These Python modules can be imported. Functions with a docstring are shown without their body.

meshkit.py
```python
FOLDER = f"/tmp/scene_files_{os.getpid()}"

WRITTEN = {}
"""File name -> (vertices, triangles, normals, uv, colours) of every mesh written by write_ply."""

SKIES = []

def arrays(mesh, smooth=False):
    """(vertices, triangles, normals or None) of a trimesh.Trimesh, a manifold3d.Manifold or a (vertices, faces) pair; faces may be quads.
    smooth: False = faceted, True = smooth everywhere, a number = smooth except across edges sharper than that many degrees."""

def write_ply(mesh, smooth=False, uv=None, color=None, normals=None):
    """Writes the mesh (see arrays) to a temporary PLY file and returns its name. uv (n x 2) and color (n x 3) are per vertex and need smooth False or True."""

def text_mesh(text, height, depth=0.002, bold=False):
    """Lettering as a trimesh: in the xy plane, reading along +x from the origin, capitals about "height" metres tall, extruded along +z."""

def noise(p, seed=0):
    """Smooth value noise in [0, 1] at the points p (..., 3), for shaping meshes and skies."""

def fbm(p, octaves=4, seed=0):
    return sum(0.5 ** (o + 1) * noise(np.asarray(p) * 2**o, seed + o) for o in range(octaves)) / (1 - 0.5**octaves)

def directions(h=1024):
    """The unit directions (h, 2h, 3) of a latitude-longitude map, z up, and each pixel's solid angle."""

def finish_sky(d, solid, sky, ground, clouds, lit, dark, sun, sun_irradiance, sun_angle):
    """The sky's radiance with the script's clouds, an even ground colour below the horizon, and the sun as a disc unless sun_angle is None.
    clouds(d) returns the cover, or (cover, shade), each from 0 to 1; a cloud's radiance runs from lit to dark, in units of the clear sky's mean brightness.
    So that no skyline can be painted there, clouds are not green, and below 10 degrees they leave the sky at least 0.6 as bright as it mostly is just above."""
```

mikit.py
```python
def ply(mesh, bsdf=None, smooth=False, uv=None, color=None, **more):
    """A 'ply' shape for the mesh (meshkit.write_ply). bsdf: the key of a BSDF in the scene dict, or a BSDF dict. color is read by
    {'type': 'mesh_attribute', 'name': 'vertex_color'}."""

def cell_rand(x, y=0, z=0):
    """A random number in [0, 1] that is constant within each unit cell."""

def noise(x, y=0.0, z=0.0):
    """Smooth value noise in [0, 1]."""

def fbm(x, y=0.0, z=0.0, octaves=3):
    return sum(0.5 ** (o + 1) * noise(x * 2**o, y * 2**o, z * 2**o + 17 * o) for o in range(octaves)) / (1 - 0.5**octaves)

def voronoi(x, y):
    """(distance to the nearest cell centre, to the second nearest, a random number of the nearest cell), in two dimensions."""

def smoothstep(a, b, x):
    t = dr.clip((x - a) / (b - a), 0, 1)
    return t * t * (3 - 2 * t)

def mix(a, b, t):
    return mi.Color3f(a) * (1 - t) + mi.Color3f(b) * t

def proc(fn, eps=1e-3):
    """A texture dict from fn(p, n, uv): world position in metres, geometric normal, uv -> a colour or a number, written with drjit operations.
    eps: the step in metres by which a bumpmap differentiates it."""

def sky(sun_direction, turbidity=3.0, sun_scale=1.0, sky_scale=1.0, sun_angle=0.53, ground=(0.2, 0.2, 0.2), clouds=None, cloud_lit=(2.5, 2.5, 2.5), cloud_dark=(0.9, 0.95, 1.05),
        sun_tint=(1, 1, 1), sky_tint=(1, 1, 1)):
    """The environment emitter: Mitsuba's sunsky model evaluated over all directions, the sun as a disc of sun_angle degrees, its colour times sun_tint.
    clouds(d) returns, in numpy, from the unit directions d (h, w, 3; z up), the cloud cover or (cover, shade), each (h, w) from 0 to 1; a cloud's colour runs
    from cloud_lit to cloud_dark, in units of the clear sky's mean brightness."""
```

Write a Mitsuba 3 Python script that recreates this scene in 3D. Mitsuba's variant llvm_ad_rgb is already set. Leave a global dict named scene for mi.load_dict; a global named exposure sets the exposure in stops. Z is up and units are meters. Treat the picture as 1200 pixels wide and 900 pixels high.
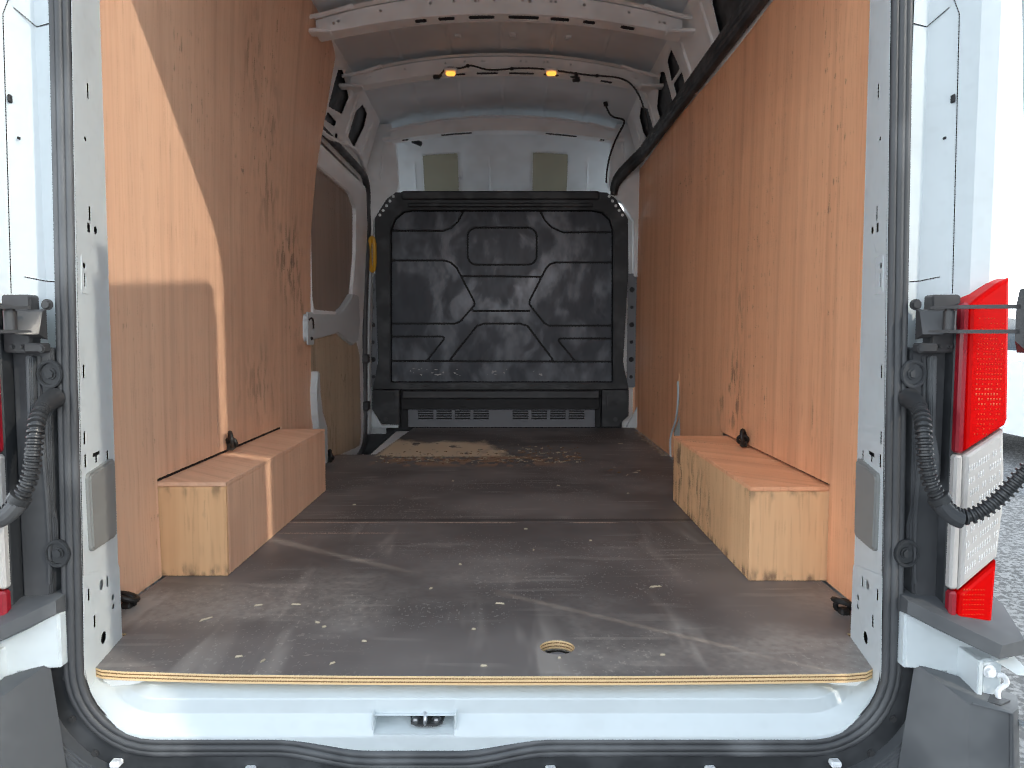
import math, random
import numpy as np, trimesh, manifold3d as m3
import drjit as dr
import mitsuba as mi
mi.set_variant('llvm_ad_rgb') if mi.variant() is None else None
import mikit, meshkit
from mikit import proc, noise, fbm, smoothstep, mix, cell_rand
from shapely.geometry import Polygon, Point, LineString, box as sbox
from shapely import affinity
from shapely.ops import unary_union
T = mi.ScalarTransform4f
rng = random.Random(7)
scene = {'type': 'scene'}
labels = {}

# ------------------------------------------------------------------ camera, light, exposure
CAM = np.array([0.055, -1.49, 0.66])
PITCH = math.atan(65 / 900)
FWD = np.array([0, math.cos(PITCH), -math.sin(PITCH)])
scene['camera'] = {
    'type': 'perspective', 'fov': math.degrees(2 * math.atan(600 / 900)), 'fov_axis': 'x', 'near_clip': 0.01, 'far_clip': 3000.0,
    'to_world': T().look_at(origin=CAM.tolist(), target=(CAM + FWD).tolist(), up=[0, 0, 1])}
def haze_clouds(d):
    """thin high haze all round, as ever thicker and brighter towards the horizon"""
    n = meshkit.fbm(d * np.array([3.0, 3.0, 6.0]), 4, 3)
    el = np.clip(d[..., 2], 0, 1)
    return np.clip(0.80 + 0.5 * (n - 0.5), 0, 1), np.clip(el / 0.8, 0, 1) ** 0.55
scene['sky'] = mikit.sky((1.0, -0.695, 0.67), turbidity=3, sun_scale=0.16, clouds=haze_clouds, cloud_lit=(5.8, 6.0, 6.15), cloud_dark=(1.2, 1.42, 1.6), sun_tint=(0.86, 1.0, 1.28), ground=(0.35, 0.35, 0.35))
exposure = 3.5

# ------------------------------------------------------------------ materials
def C(*c): return {'type': 'rgb', 'value': list(c)}
def two(b): return {'type': 'twosided', 'bsdf': b}
def pr(color, rough=0.5, **k):
    return two({'type': 'principled', 'base_color': color if isinstance(color, dict) else C(*color), 'roughness': rough, **k})
def paint_fn(p, n, uv):
    d = fbm(p.x * 5 + 3, p.y * 5, p.z * 5, 4)
    s = fbm(p.x * 45, p.y * 45, p.z * 45, 2)
    t = smoothstep(0.52, 0.8, d) * 0.35 + smoothstep(0.55, 0.8, s) * 0.12
    return mix((0.53, 0.58, 0.60), (0.42, 0.45, 0.46), t)
scene['white_paint'] = pr(proc(paint_fn), 0.4, specular=0.4, clearcoat=0.12, clearcoat_gloss=0.8)
def inner_fn(p, n, uv):
    d = fbm(p.x * 6, p.y * 4 + 9, p.z * 6, 4)
    return mix((0.84, 0.86, 0.87), (0.74, 0.75, 0.75), smoothstep(0.4, 0.75, d))
scene['inner_paint'] = pr(proc(inner_fn), 0.45)
def roof_fn(p, n, uv):
    d = fbm(p.x * 3, p.y * 3, 1.0, 4)
    return mix((0.70, 0.745, 0.775), (0.60, 0.63, 0.65), smoothstep(0.35, 0.7, d))
scene['roof_skin'] = pr(proc(roof_fn), 0.6)
def plas(a, b, f, rough):
    def fn(p, n, uv):
        d = fbm(p.x * f, p.y * f, p.z * f, 4)
        return mix(a, b, smoothstep(0.42, 0.75, d))
    return pr(proc(fn), rough)
scene['black_plastic'] = plas((0.020, 0.022, 0.025), (0.052, 0.055, 0.060), 9.0, 0.5)
scene['dark_plastic'] = plas((0.035, 0.037, 0.041), (0.07, 0.072, 0.076), 8.0, 0.5)
scene['bumper_plastic'] = plas((0.062, 0.066, 0.072), (0.11, 0.115, 0.12), 7.0, 0.55)
def bulk_fn(p, n, uv):
    a = fbm(p.x * 10 + 1.2 * noise(p.x * 6, p.z * 5), p.z * 6.5, 2.0, 4)
    b = fbm(p.x * 26, p.z * 12, 5.0, 3)
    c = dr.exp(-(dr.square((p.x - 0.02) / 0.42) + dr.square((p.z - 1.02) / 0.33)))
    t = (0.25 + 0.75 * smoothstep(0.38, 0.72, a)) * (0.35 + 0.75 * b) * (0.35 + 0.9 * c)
    sc = smoothstep(0.80, 0.86, noise(p.x * 55, p.z * 90)) * smoothstep(0.345, 0.35, p.z) * smoothstep(0.40, 0.395, p.z) * smoothstep(0.6, 0.5, dr.abs(p.x + 0.15)) * smoothstep(0.55, 0.6, noise(p.x * 9, 3.0))
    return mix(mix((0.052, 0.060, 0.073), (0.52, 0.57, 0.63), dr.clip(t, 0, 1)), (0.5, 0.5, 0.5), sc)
scene['bulkhead_plastic'] = pr(proc(bulk_fn), 0.68, specular=0.3)
scene['groove_black'] = pr((0.008, 0.008, 0.010), 0.6)
def rubber_fn(p, n, uv):
    d = fbm(p.x * 12, p.y * 12, p.z * 5, 3)
    return mix((0.045, 0.047, 0.051), (0.11, 0.114, 0.12), smoothstep(0.45, 0.8, d))
scene['rubber'] = pr(proc(rubber_fn), 0.5)
scene['conduit_black'] = pr((0.030, 0.031, 0.033), 0.38)
scene['hinge_metal'] = pr((0.048, 0.048, 0.050), 0.36, metallic=0.2)
scene['steel'] = pr((0.55, 0.55, 0.56), 0.28, metallic=1.0)
scene['grey_pad'] = pr((0.20, 0.205, 0.20), 0.5)
scene['vent_grey'] = pr((0.17, 0.18, 0.20), 0.55)
scene['red_lens'] = pr((0.52, 0.001, 0.001), 0.3, specular=0.08)
scene['dark_red_lens'] = pr((0.22, 0.004, 0.012), 0.15, clearcoat=1.0)
scene['red_facet'] = pr((0.62, 0.09, 0.03), 0.25)
scene['clear_lens'] = pr((0.40, 0.385, 0.37), 0.1, specular=0.7, clearcoat=1.0)
scene['clear_facet'] = pr((0.74, 0.75, 0.75), 0.15, clearcoat=1.0)
scene['yellow_plastic'] = pr((0.66, 0.36, 0.02), 0.45)
scene['foam'] = pr((0.42, 0.40, 0.30), 0.9)
scene['white_clip'] = pr((0.70, 0.72, 0.74), 0.4)
scene['cable_black'] = pr((0.012, 0.012, 0.012), 0.5)
scene['wood_chip_mat'] = pr((0.42, 0.36, 0.27), 0.8)
scene['bark_mat'] = pr((0.20, 0.115, 0.065), 0.9)
scene['car_glass'] = pr((0.05, 0.07, 0.09), 0.08, specular=0.8)
scene['car_paint'] = pr((0.72, 0.74, 0.75), 0.25, clearcoat=0.8)
scene['tyre'] = pr((0.03, 0.03, 0.032), 0.8)

def ply_fn(light, dark, mark, seed, stains=()):
    def fn(p, n, uv):
        h = p.y + p.x * 0.83
        w = 0.02 * noise(h * 6 + seed, p.z * 1.1)
        fib = fbm((h + w * 0.4) * 150 + seed, p.z * 4.0, p.x * 9, 3)
        bandn = fbm((h + w) * 17 + seed, p.z * 0.55, 4.0, 3)
        sheet = cell_rand(dr.floor((h + seed) / 0.23 + 0.15 * noise(p.z * 0.7, h * 2)), seed * 3.0, 2.0)
        t = 0.10 + 0.30 * smoothstep(0.3, 0.7, bandn) + 0.42 * smoothstep(0.35, 0.72, fib) * (0.4 + 0.6 * bandn) + 0.16 * (sheet - 0.5)
        col = mix(light, dark, dr.clip(t, 0, 1))
        fig = smoothstep(0.55, 0.9, noise(h * 34 + 2.2 * noise(h * 3 + seed, p.z * 0.5) + seed, p.z * 0.35, 6.0)) * smoothstep(0.4, 0.65, fbm(h * 3 + seed, p.z * 0.4, 2.0, 2))
        pore = smoothstep(0.70, 0.95, noise(h * 300 + seed, p.z * 14, 8.0))
        col = mix(col, mark, dr.clip(0.26 * fig + 0.26 * pore, 0, 1))
        big = fbm(h * 2.1 + seed, p.z * 1.3, 7.0, 4)
        col = mix(col, mark, 0.28 * smoothstep(0.52, 0.75, big))
        spk = 0.45 * smoothstep(0.86, 0.97, noise(h * 170 + seed, p.z * 30, 3.0)) * smoothstep(0.56, 0.72, fbm(h * 4 + seed, p.z * 2.2, 1.0, 3))
        for (sy, sz, ry, rz, k) in stains:
            q = dr.exp(-(dr.square((p.y - sy) / ry) + dr.square((p.z - sz) / rz)))
            spk = spk + q * k * 0.8 * smoothstep(0.45, 0.75, fbm(h * 46 + seed, p.z * 16, 9.0, 4))
        return mix(col, (0.07, 0.045, 0.035), dr.clip(spk, 0, 0.7))
    return pr(proc(fn), 0.55, specular=0.35)
scene['ply_left'] = ply_fn((0.78, 0.495, 0.335), (0.67, 0.395, 0.26), (0.46, 0.27, 0.185), 3.0,
    [(1.75, 0.95, 0.16, 0.16, 0.8), (1.45, 1.3, 0.14, 0.25, 0.5), (1.25, 1.62, 0.06, 0.10, 0.9), (1.9, 0.7, 0.08, 0.12, 0.7), (1.35, 0.45, 0.2, 0.15, 0.4)])
scene['ply_right'] = ply_fn((0.86, 0.455, 0.26), (0.72, 0.345, 0.185), (0.50, 0.22, 0.125), 11.0,
    [(1.33, 0.42, 0.09, 0.14, 0.95), (0.58, 0.42, 0.02, 0.10, 0.9), (1.28, 0.75, 0.05, 0.12, 0.4), (1.5, 0.4, 0.06, 0.12, 0.5)])
scene['ply_box'] = ply_fn((0.78, 0.49, 0.27), (0.66, 0.385, 0.20), (0.44, 0.255, 0.135), 23.0, [(1.2, 0.12, 0.16, 0.1, 0.8), (1.5, 0.1, 0.1, 0.1, 0.6), (0.95, 0.10, 0.12, 0.10, 0.6), (1.35, 0.16, 0.10, 0.08, 0.9), (0.50, 0.235, 0.06, 0.02, 0.7), (0.52, 0.01, 0.2, 0.02, 0.7), (1.0, 0.005, 0.6, 0.015, 0.8)])
scene['ply_door'] = ply_fn((0.38, 0.305, 0.25), (0.29, 0.225, 0.185), (0.17, 0.14, 0.12), 31.0, [(2.45, 0.4, 0.05, 0.08, 0.9), (2.8, 0.4, 0.04, 0.06, 0.7)])
scene['ply_door_low'] = ply_fn((0.52, 0.42, 0.30), (0.40, 0.31, 0.21), (0.2, 0.16, 0.12), 37.0, [(2.45, 0.40, 0.04, 0.08, 0.9), (2.8, 0.4, 0.03, 0.05, 0.8), (2.5, 0.1, 0.1, 0.1, 0.5)])
scene['ply_pale'] = pr((0.66, 0.48, 0.26), 0.7)
scene['ply_brown'] = pr((0.24, 0.13, 0.06), 0.75)

def floor_col(p, n, uv):
    x, y = p.x, p.y
    fine = fbm(x * 70, y * 70, 0.0, 3)
    col = mix((0.105, 0.096, 0.094), (0.165, 0.152, 0.148), smoothstep(0.3, 0.7, fbm(x * 3, y * 3, 1.0, 4)))
    # dusty tread near the rear and drag streaks
    dust = smoothstep(0.95, 0.0, y) * smoothstep(0.40, 0.72, fbm(x * 2.4 + 4, y * 3.0, 3.0, 4)) * (0.35 + 0.75 * fine)
    st = smoothstep(0.60, 0.85, fbm((x + 0.12 * y) * 9, y * 0.9, 6.0, 3)) * smoothstep(0.40, 0.7, fbm(x * 22, y * 4, 2.0, 3)) * smoothstep(1.25, 0.8, y)
    cross = smoothstep(0.62, 0.85, noise(x * 5.5, y * 60.0 + 2.0 * noise(x * 3, y * 3), 1.0)) * smoothstep(0.45, 0.75, fbm(x * 7, y * 9, 8.0, 3))
    speck = smoothstep(0.80, 0.9, noise(x * 190, y * 150, 2.0)) * smoothstep(0.45, 0.6, fbm(x * 4, y * 4, 12.0, 3))
    d = dr.clip(0.75 * dust + 0.55 * st + 0.18 * cross + 0.25 * speck, 0, 0.8)
    col = mix(col, (0.40, 0.375, 0.345), d)
    seam = smoothstep(0.008, 0.003, dr.abs(y - 1.088)) * smoothstep(0.3, 0.6, noise(x * 6, 3.0)) + smoothstep(0.005, 0.002, dr.abs(y - 0.955 - 0.004 * x)) * smoothstep(0.50, 0.66, noise(x * 2.2 + 5.3, 1.0))
    seam = seam * (0.4 + 0.6 * fine)
    dark = smoothstep(0.022, 0.008, dr.abs(y - 1.125)) * 0.5
    col = mix(mix(col, (0.03, 0.026, 0.025), dark), (0.45, 0.33, 0.27), dr.clip(seam, 0, 0.75))
    # bare wood where the film has worn through by the step
    q = fbm(x * 9, y * 5, 4.0, 4)
    edge = smoothstep(-0.67, -0.62, x) * smoothstep(0.02, -0.10, x + 0.3 * (q - 0.5)) * smoothstep(2.42, 2.46, y) * smoothstep(3.12, 2.95, y + 0.6 * (x + 0.6) * 0.55 + 0.35 * (q - 0.5))
    worn = edge * smoothstep(0.22, 0.34, fbm(x * 16 + 3, y * 9, 2.0, 4))
    col = mix(col, (0.72, 0.58, 0.41), 0.92 * worn)
    rim = smoothstep(-0.72, -0.5, x) * smoothstep(0.42, 0.05, x) * smoothstep(2.10, 2.24, y) * smoothstep(2.50, 2.42, y) * smoothstep(0.47, 0.6, fbm(x * 22, y * 12, 3.0, 3))
    return mix(col, (0.36, 0.22, 0.13), 0.7 * rim)
def floor_rough(p, n, uv):
    return 0.36 + 0.25 * fbm(p.x * 6, p.y * 6, 3.0, 3)
scene['floor_film'] = two({'type': 'principled', 'base_color': proc(floor_col), 'roughness': proc(floor_rough), 'specular': 0.45})
def asphalt_fn(p, n, uv):
    a = fbm(p.x * 60, p.y * 60, 0.0, 3)
    b = fbm(p.x * 1.2, p.y * 1.2, 0.0, 3)
    return mix((0.085, 0.085, 0.086), (0.26, 0.26, 0.262), smoothstep(0.35, 0.7, a) * 0.8 + 0.2 * b)
scene['asphalt'] = pr(proc(asphalt_fn), 0.9)
scene['lamp_glow'] = pr((0.8, 0.35, 0.06), 0.4)

# ------------------------------------------------------------------ helpers
def num(key):
    if key not in scene: return key
    i = 1
    while f'{key}_{i:03d}' in scene: i += 1
    return f'{key}_{i:03d}'
used_roots = set()
def root(name, label, cat, group=None):
    k = name; i = 0
    while k in used_roots or k in scene:
        i += 1; k = f'{name}_{i:03d}'
    used_roots.add(k)
    labels[k] = {'label': label, 'category': cat}
    if group: labels[k]['group'] = group
    return k
def add(name, mesh, mat, parent=None, smooth=30, label=None, kind=None, **more):
    if isinstance(mesh, (list, tuple)) and len(mesh) and isinstance(mesh[0], trimesh.Trimesh): mesh = trimesh.util.concatenate(mesh)
    key = num(f'{parent}__{name}' if parent else name)
    scene[key] = mikit.ply(mesh, mat, smooth=smooth, **more)
    e = {}
    if label: e['label'] = label
    if kind: e['kind'] = kind
    if e: labels[key] = {**labels.get(key, {}), **e}
    return key
def thing(name, mesh, mat, label, cat, group=None, smooth=30, **more):
    key = root(name, label, cat, group)
    if isinstance(mesh, list): mesh = trimesh.util.concatenate(mesh)
    scene[key] = mikit.ply(mesh, mat, smooth=smooth, **more)
    return key
def hull(pts): return trimesh.convex.convex_hull(np.asarray(pts, float))
def rbox(x0, x1, y0, y1, z0, z1, c=0.002):
    c = min(c, (x1 - x0) * 0.45, (y1 - y0) * 0.45, (z1 - z0) * 0.45)
    P = []
    for x, sx in ((x0, 1), (x1, -1)):
        for y, sy in ((y0, 1), (y1, -1)):
            for z, sz in ((z0, 1), (z1, -1)):
                P += [(x + sx * c, y + sy * c, z), (x + sx * c, y, z + sz * c), (x, y + sy * c, z + sz * c)]
    return hull(P)
def polys(g): return [q for q in getattr(g, 'geoms', [g]) if q.geom_type == 'Polygon' and q.area > 1e-7]
PERM = {'xz': (0, 2, 1), 'yz': (2, 0, 1), 'xy': (0, 1, 2)}
def slab(poly, plane, a, b):
    """shapely polygon in the given plane, extruded along the third axis from a to b"""
    out = []
    for q in polys(poly):
        m = trimesh.creation.extrude_polygon(q, abs(b - a), engine='earcut')
        v = np.array(m.vertices); v[:, 2] += min(a, b)
        w = {'xy': v, 'xz': v[:, [0, 2, 1]], 'yz': v[:, [2, 0, 1]]}[plane]
        m = trimesh.Trimesh(w, m.faces, process=False)
        if m.volume < 0: m.invert()
        out.append(m)
    return trimesh.util.concatenate(out)
def bevslab(poly, plane, a, b, c=0.002):
    """as slab, its face at b stepped in by a chamfer of c"""
    s = 1 if b > a else -1
    out = [slab(poly, plane, a, b - s * c)]
    k = 2
    for i in range(k):
        inn = poly.buffer(-c * (i + 1) / k, join_style=2)
        if not inn.is_empty: out.append(slab(inn, plane, b - s * c - s * 0.0004, b - s * c + s * c * (i + 1) / k))
    return trimesh.util.concatenate(out)
def rrect(x0, x1, y0, y1, r): return sbox(x0 + r, y0 + r, x1 - r, y1 - r).buffer(r, quad_segs=6)
def rpoly(pts, r): return Polygon(pts).buffer(0).buffer(-r, quad_segs=4).buffer(r, quad_segs=4)
def tube(path, r, n=10, closed=False, caps=True):
    P = np.asarray(path, float); m = len(P); R = np.broadcast_to(np.asarray(r, float), (m,))
    if closed: t = np.roll(P, -1, 0) - np.roll(P, 1, 0)
    else: t = np.gradient(P, axis=0)
    t /= np.linalg.norm(t, axis=1, keepdims=True)
    u = np.cross(t[0], [0.31, 0.17, 0.93]); u /= np.linalg.norm(u)
    V = []
    for i in range(m):
        u = u - t[i] * (u @ t[i]); u /= np.linalg.norm(u); w = np.cross(t[i], u)
        a = np.arange(n) / n * 2 * np.pi
        V.append(P[i] + R[i] * (np.cos(a)[:, None] * u + np.sin(a)[:, None] * w))
    V = np.vstack(V); F = []
    for i in range(m if closed else m - 1):
        j = (i + 1) % m
        for k in range(n):
            l = (k + 1) % n
            F += [(i * n + k, i * n + l, j * n + l), (i * n + k, j * n + l, j * n + k)]
    if caps and not closed:
        V = np.vstack([V, P[0], P[-1]]); c0, c1 = len(V) - 2, len(V) - 1
        for k in range(n):
            l = (k + 1) % n
            F += [(c0, l, k), (c1, (m - 1) * n + k, (m - 1) * n + l)]
    return trimesh.Trimesh(V, F, process=False)
def spline(pts, n=40):
    from scipy.interpolate import splprep, splev
    P = np.asarray(pts, float)
    tck, _ = splprep(P.T, s=0, k=min(3, len(P) - 1))
    return np.array(splev(np.linspace(0, 1, n), tck)).T
def grid(G, skip=None):
    G = np.asarray(G, float); m, n = G.shape[:2]; F = []
    for i in range(m - 1):
        for j in range(n - 1):
            if skip and skip(i, j): continue
            a, b, c, d = i * n + j, i * n + j + 1, (i + 1) * n + j + 1, (i + 1) * n + j
            F += [(a, b, c), (a, c, d)]
    return trimesh.Trimesh(G.reshape(-1, 3), F, process=False)
def chaikin(pts, k=3):
    P = np.asarray(pts, float)
    for _ in range(k):
        a, b = P[:-1] * .75 + P[1:] * .25, P[:-1] * .25 + P[1:] * .75
        P = np.vstack([P[:1], np.stack([a, b], 1).reshape(-1, 3), P[-1:]])
    return P
def bevhull(pts, y0, y1, c):
    q = Polygon(pts); i = q.buffer(-c, join_style=2); h = q.buffer(-c * .35, join_style=2); s = 1 if y1 > y0 else -1
    f = lambda g, y: [(x, y, z) for x, z in g.exterior.coords]
    return hull(f(q, y0) + f(q, y1 - s * c) + f(h, y1 - s * c * .35) + f(i, y1))
def cyl(p, q, r, n=16): return tube(np.linspace(p, q, 2), r, n)
def ring(c, axis, R, r, n=24, k=8):
    axis = np.asarray(axis, float) / np.linalg.norm(axis)
    u = np.cross(axis, [0.2, 0.5, 0.84]); u /= np.linalg.norm(u); w = np.cross(axis, u)
    a = np.arange(n) / n * 2 * np.pi
    return tube(np.asarray(c) + R * (np.cos(a)[:, None] * u + np.sin(a)[:, None] * w), r, k, closed=True)
def mirror(m, s=-1):
    if s > 0: return m
    if isinstance(m, list): m = trimesh.util.concatenate(m)
    m = m.copy(); m.vertices[:, 0] *= -1; m.invert(); return m
def bolt(c, axis, r=0.008, h=0.006):
    c = np.asarray(c, float); a = np.asarray(axis, float)
    return [tube([c, c + a * h * 0.6], r * 1.35, 14), tube([c + a * h * 0.5, c + a * h * 1.5], r, 6)]
def arc_roof(x, zc, drop, half=0.77): return zc - drop * (np.abs(x) / half) ** 2.2

# ------------------------------------------------------------------ ground and surroundings
key = add('ground', trimesh.Trimesh([[-600, -600, -0.68], [600, -600, -0.68], [600, 600, -0.68], [-600, 600, -0.68]], [[0, 1, 2], [0, 2, 3]], process=False), 'asphalt', smooth=False)
labels[key] = {'label': 'grey sunlit asphalt yard under and beside the van', 'category': 'asphalt', 'kind': 'structure'}
def parked_car(X, Y):
    c = root('parked_car', 'white parked vehicle glimpsed in the gap beside the right tail lamp', 'car')
    L, W = 4.6, 1.85
    body = Polygon([(-2.3, -0.38), (-2.3, 0.12), (-2.05, 0.27), (-1.2, 0.34), (2.2, 0.38), (2.3, 0.2), (2.3, -0.38)]).buffer(-.05).buffer(.05)
    for wx in (-1.4, 1.35): body = body.difference(Point(wx, -0.36).buffer(0.37))
    cab = Polygon([(-1.2, 0.34), (-0.55, 0.80), (0.2, 0.88), (1.8, 0.86), (2.2, 0.38)])
    add('body', slab(body, 'yz', X - W / 2, X + W / 2).apply_translation([0, Y, 0]), 'car_paint', c)
    roof = cab.difference(cab.buffer(-0.09).intersection(sbox(-3, 0.38, 3, 2)))
    add('roof', slab(cab.intersection(sbox(-3, 0.78, 3, 2)), 'yz', X - W / 2 + .08, X + W / 2 - .08).apply_translation([0, Y, 0]), 'car_paint', c)
    add('pillar', [slab(roof, 'yz', X - W / 2 + .06, X - W / 2 + .12).apply_translation([0, Y, 0]), slab(roof, 'yz', X + W / 2 - .12, X + W / 2 - .06).apply_translation([0, Y, 0])], 'car_paint', c)
    add('window', slab(cab.buffer(-0.02).intersection(sbox(-3, 0.36, 3, 0.8)), 'yz', X - W / 2 + .08, X + W / 2 - .08).apply_translation([0, Y, 0]), 'car_glass', c)
    for wx in (-1.4, 1.35):
        for s in (-1, 1):
            w = add('wheel', cyl([X + s * (W / 2 - .22), Y + wx, -.36], [X + s * (W / 2 - .01), Y + wx, -.36], .32, 28), 'tyre', c)
            add('rim', cyl([X + s * (W / 2 - .02), Y + wx, -.36], [X + s * (W / 2 - .002), Y + wx, -.36], .20, 20), 'steel', w)
parked_car(5.9, 6.3)

# ------------------------------------------------------------------ the van: shell
V = root('van', 'white panel van with its rear doors open and load bay lined with plywood', 'van')
SIDE = [('left', -1), ('right', 1)]
# outer skin (side panels), from the corner to the cab; cab behind the bulkhead stays glazed (open to daylight)
for nm, s in SIDE:
    o = [rbox(0.985, 0.99, 0.05, 3.9, -0.35, 1.65), hull([(0.985, 0.05, 1.65), (0.99, 0.05, 1.65), (0.985, 3.9, 1.65), (0.99, 3.9, 1.65), (0.85, 0.05, 2.13), (0.855, 0.05, 2.13), (0.85, 3.9, 2.13), (0.855, 3.9, 2.13)])]
    add('side_panel', mirror(trimesh.util.concatenate(o), s), 'white_paint', V, smooth=False)
    # inner metal wall behind the linings
    iw = Polygon([(0.14, -0.03), (3.62, -0.03), (3.62, 1.64), (0.14, 1.64)])
    if s < 0: iw = iw.difference(sbox(2.2, -0.02, 3.42, 1.60))
    add('inner_wall', slab(iw, 'yz', s * 0.905, s * 0.908), 'inner_paint', V, smooth=False)
# the pressed metal cargo floor under the boards
add('cargo_floor', [rbox(-0.90, 0.90, -0.03, 2.55, -0.040, -0.026), rbox(-0.72, 0.90, 2.55, 3.62, -0.040, -0.026)], 'inner_paint', V)
for i in range(9):
    x = -0.8 + i * 0.2
    add('floor_rib', rbox(x - .03, x + .03, 0.3, 2.5, -0.026, -0.0195, .003), 'inner_paint', V)
add('step_well', [rbox(-0.985, -0.72, 2.55, 3.42, -0.26, -0.24), rbox(-0.735, -0.72, 2.55, 3.42, -0.24, -0.03), rbox(-0.985, -0.72, 3.42, 3.45, -0.24, -0.02), rbox(-.985, -.72, 2.53, 2.545, -.24, -.03)], 'black_plastic', V)

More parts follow.
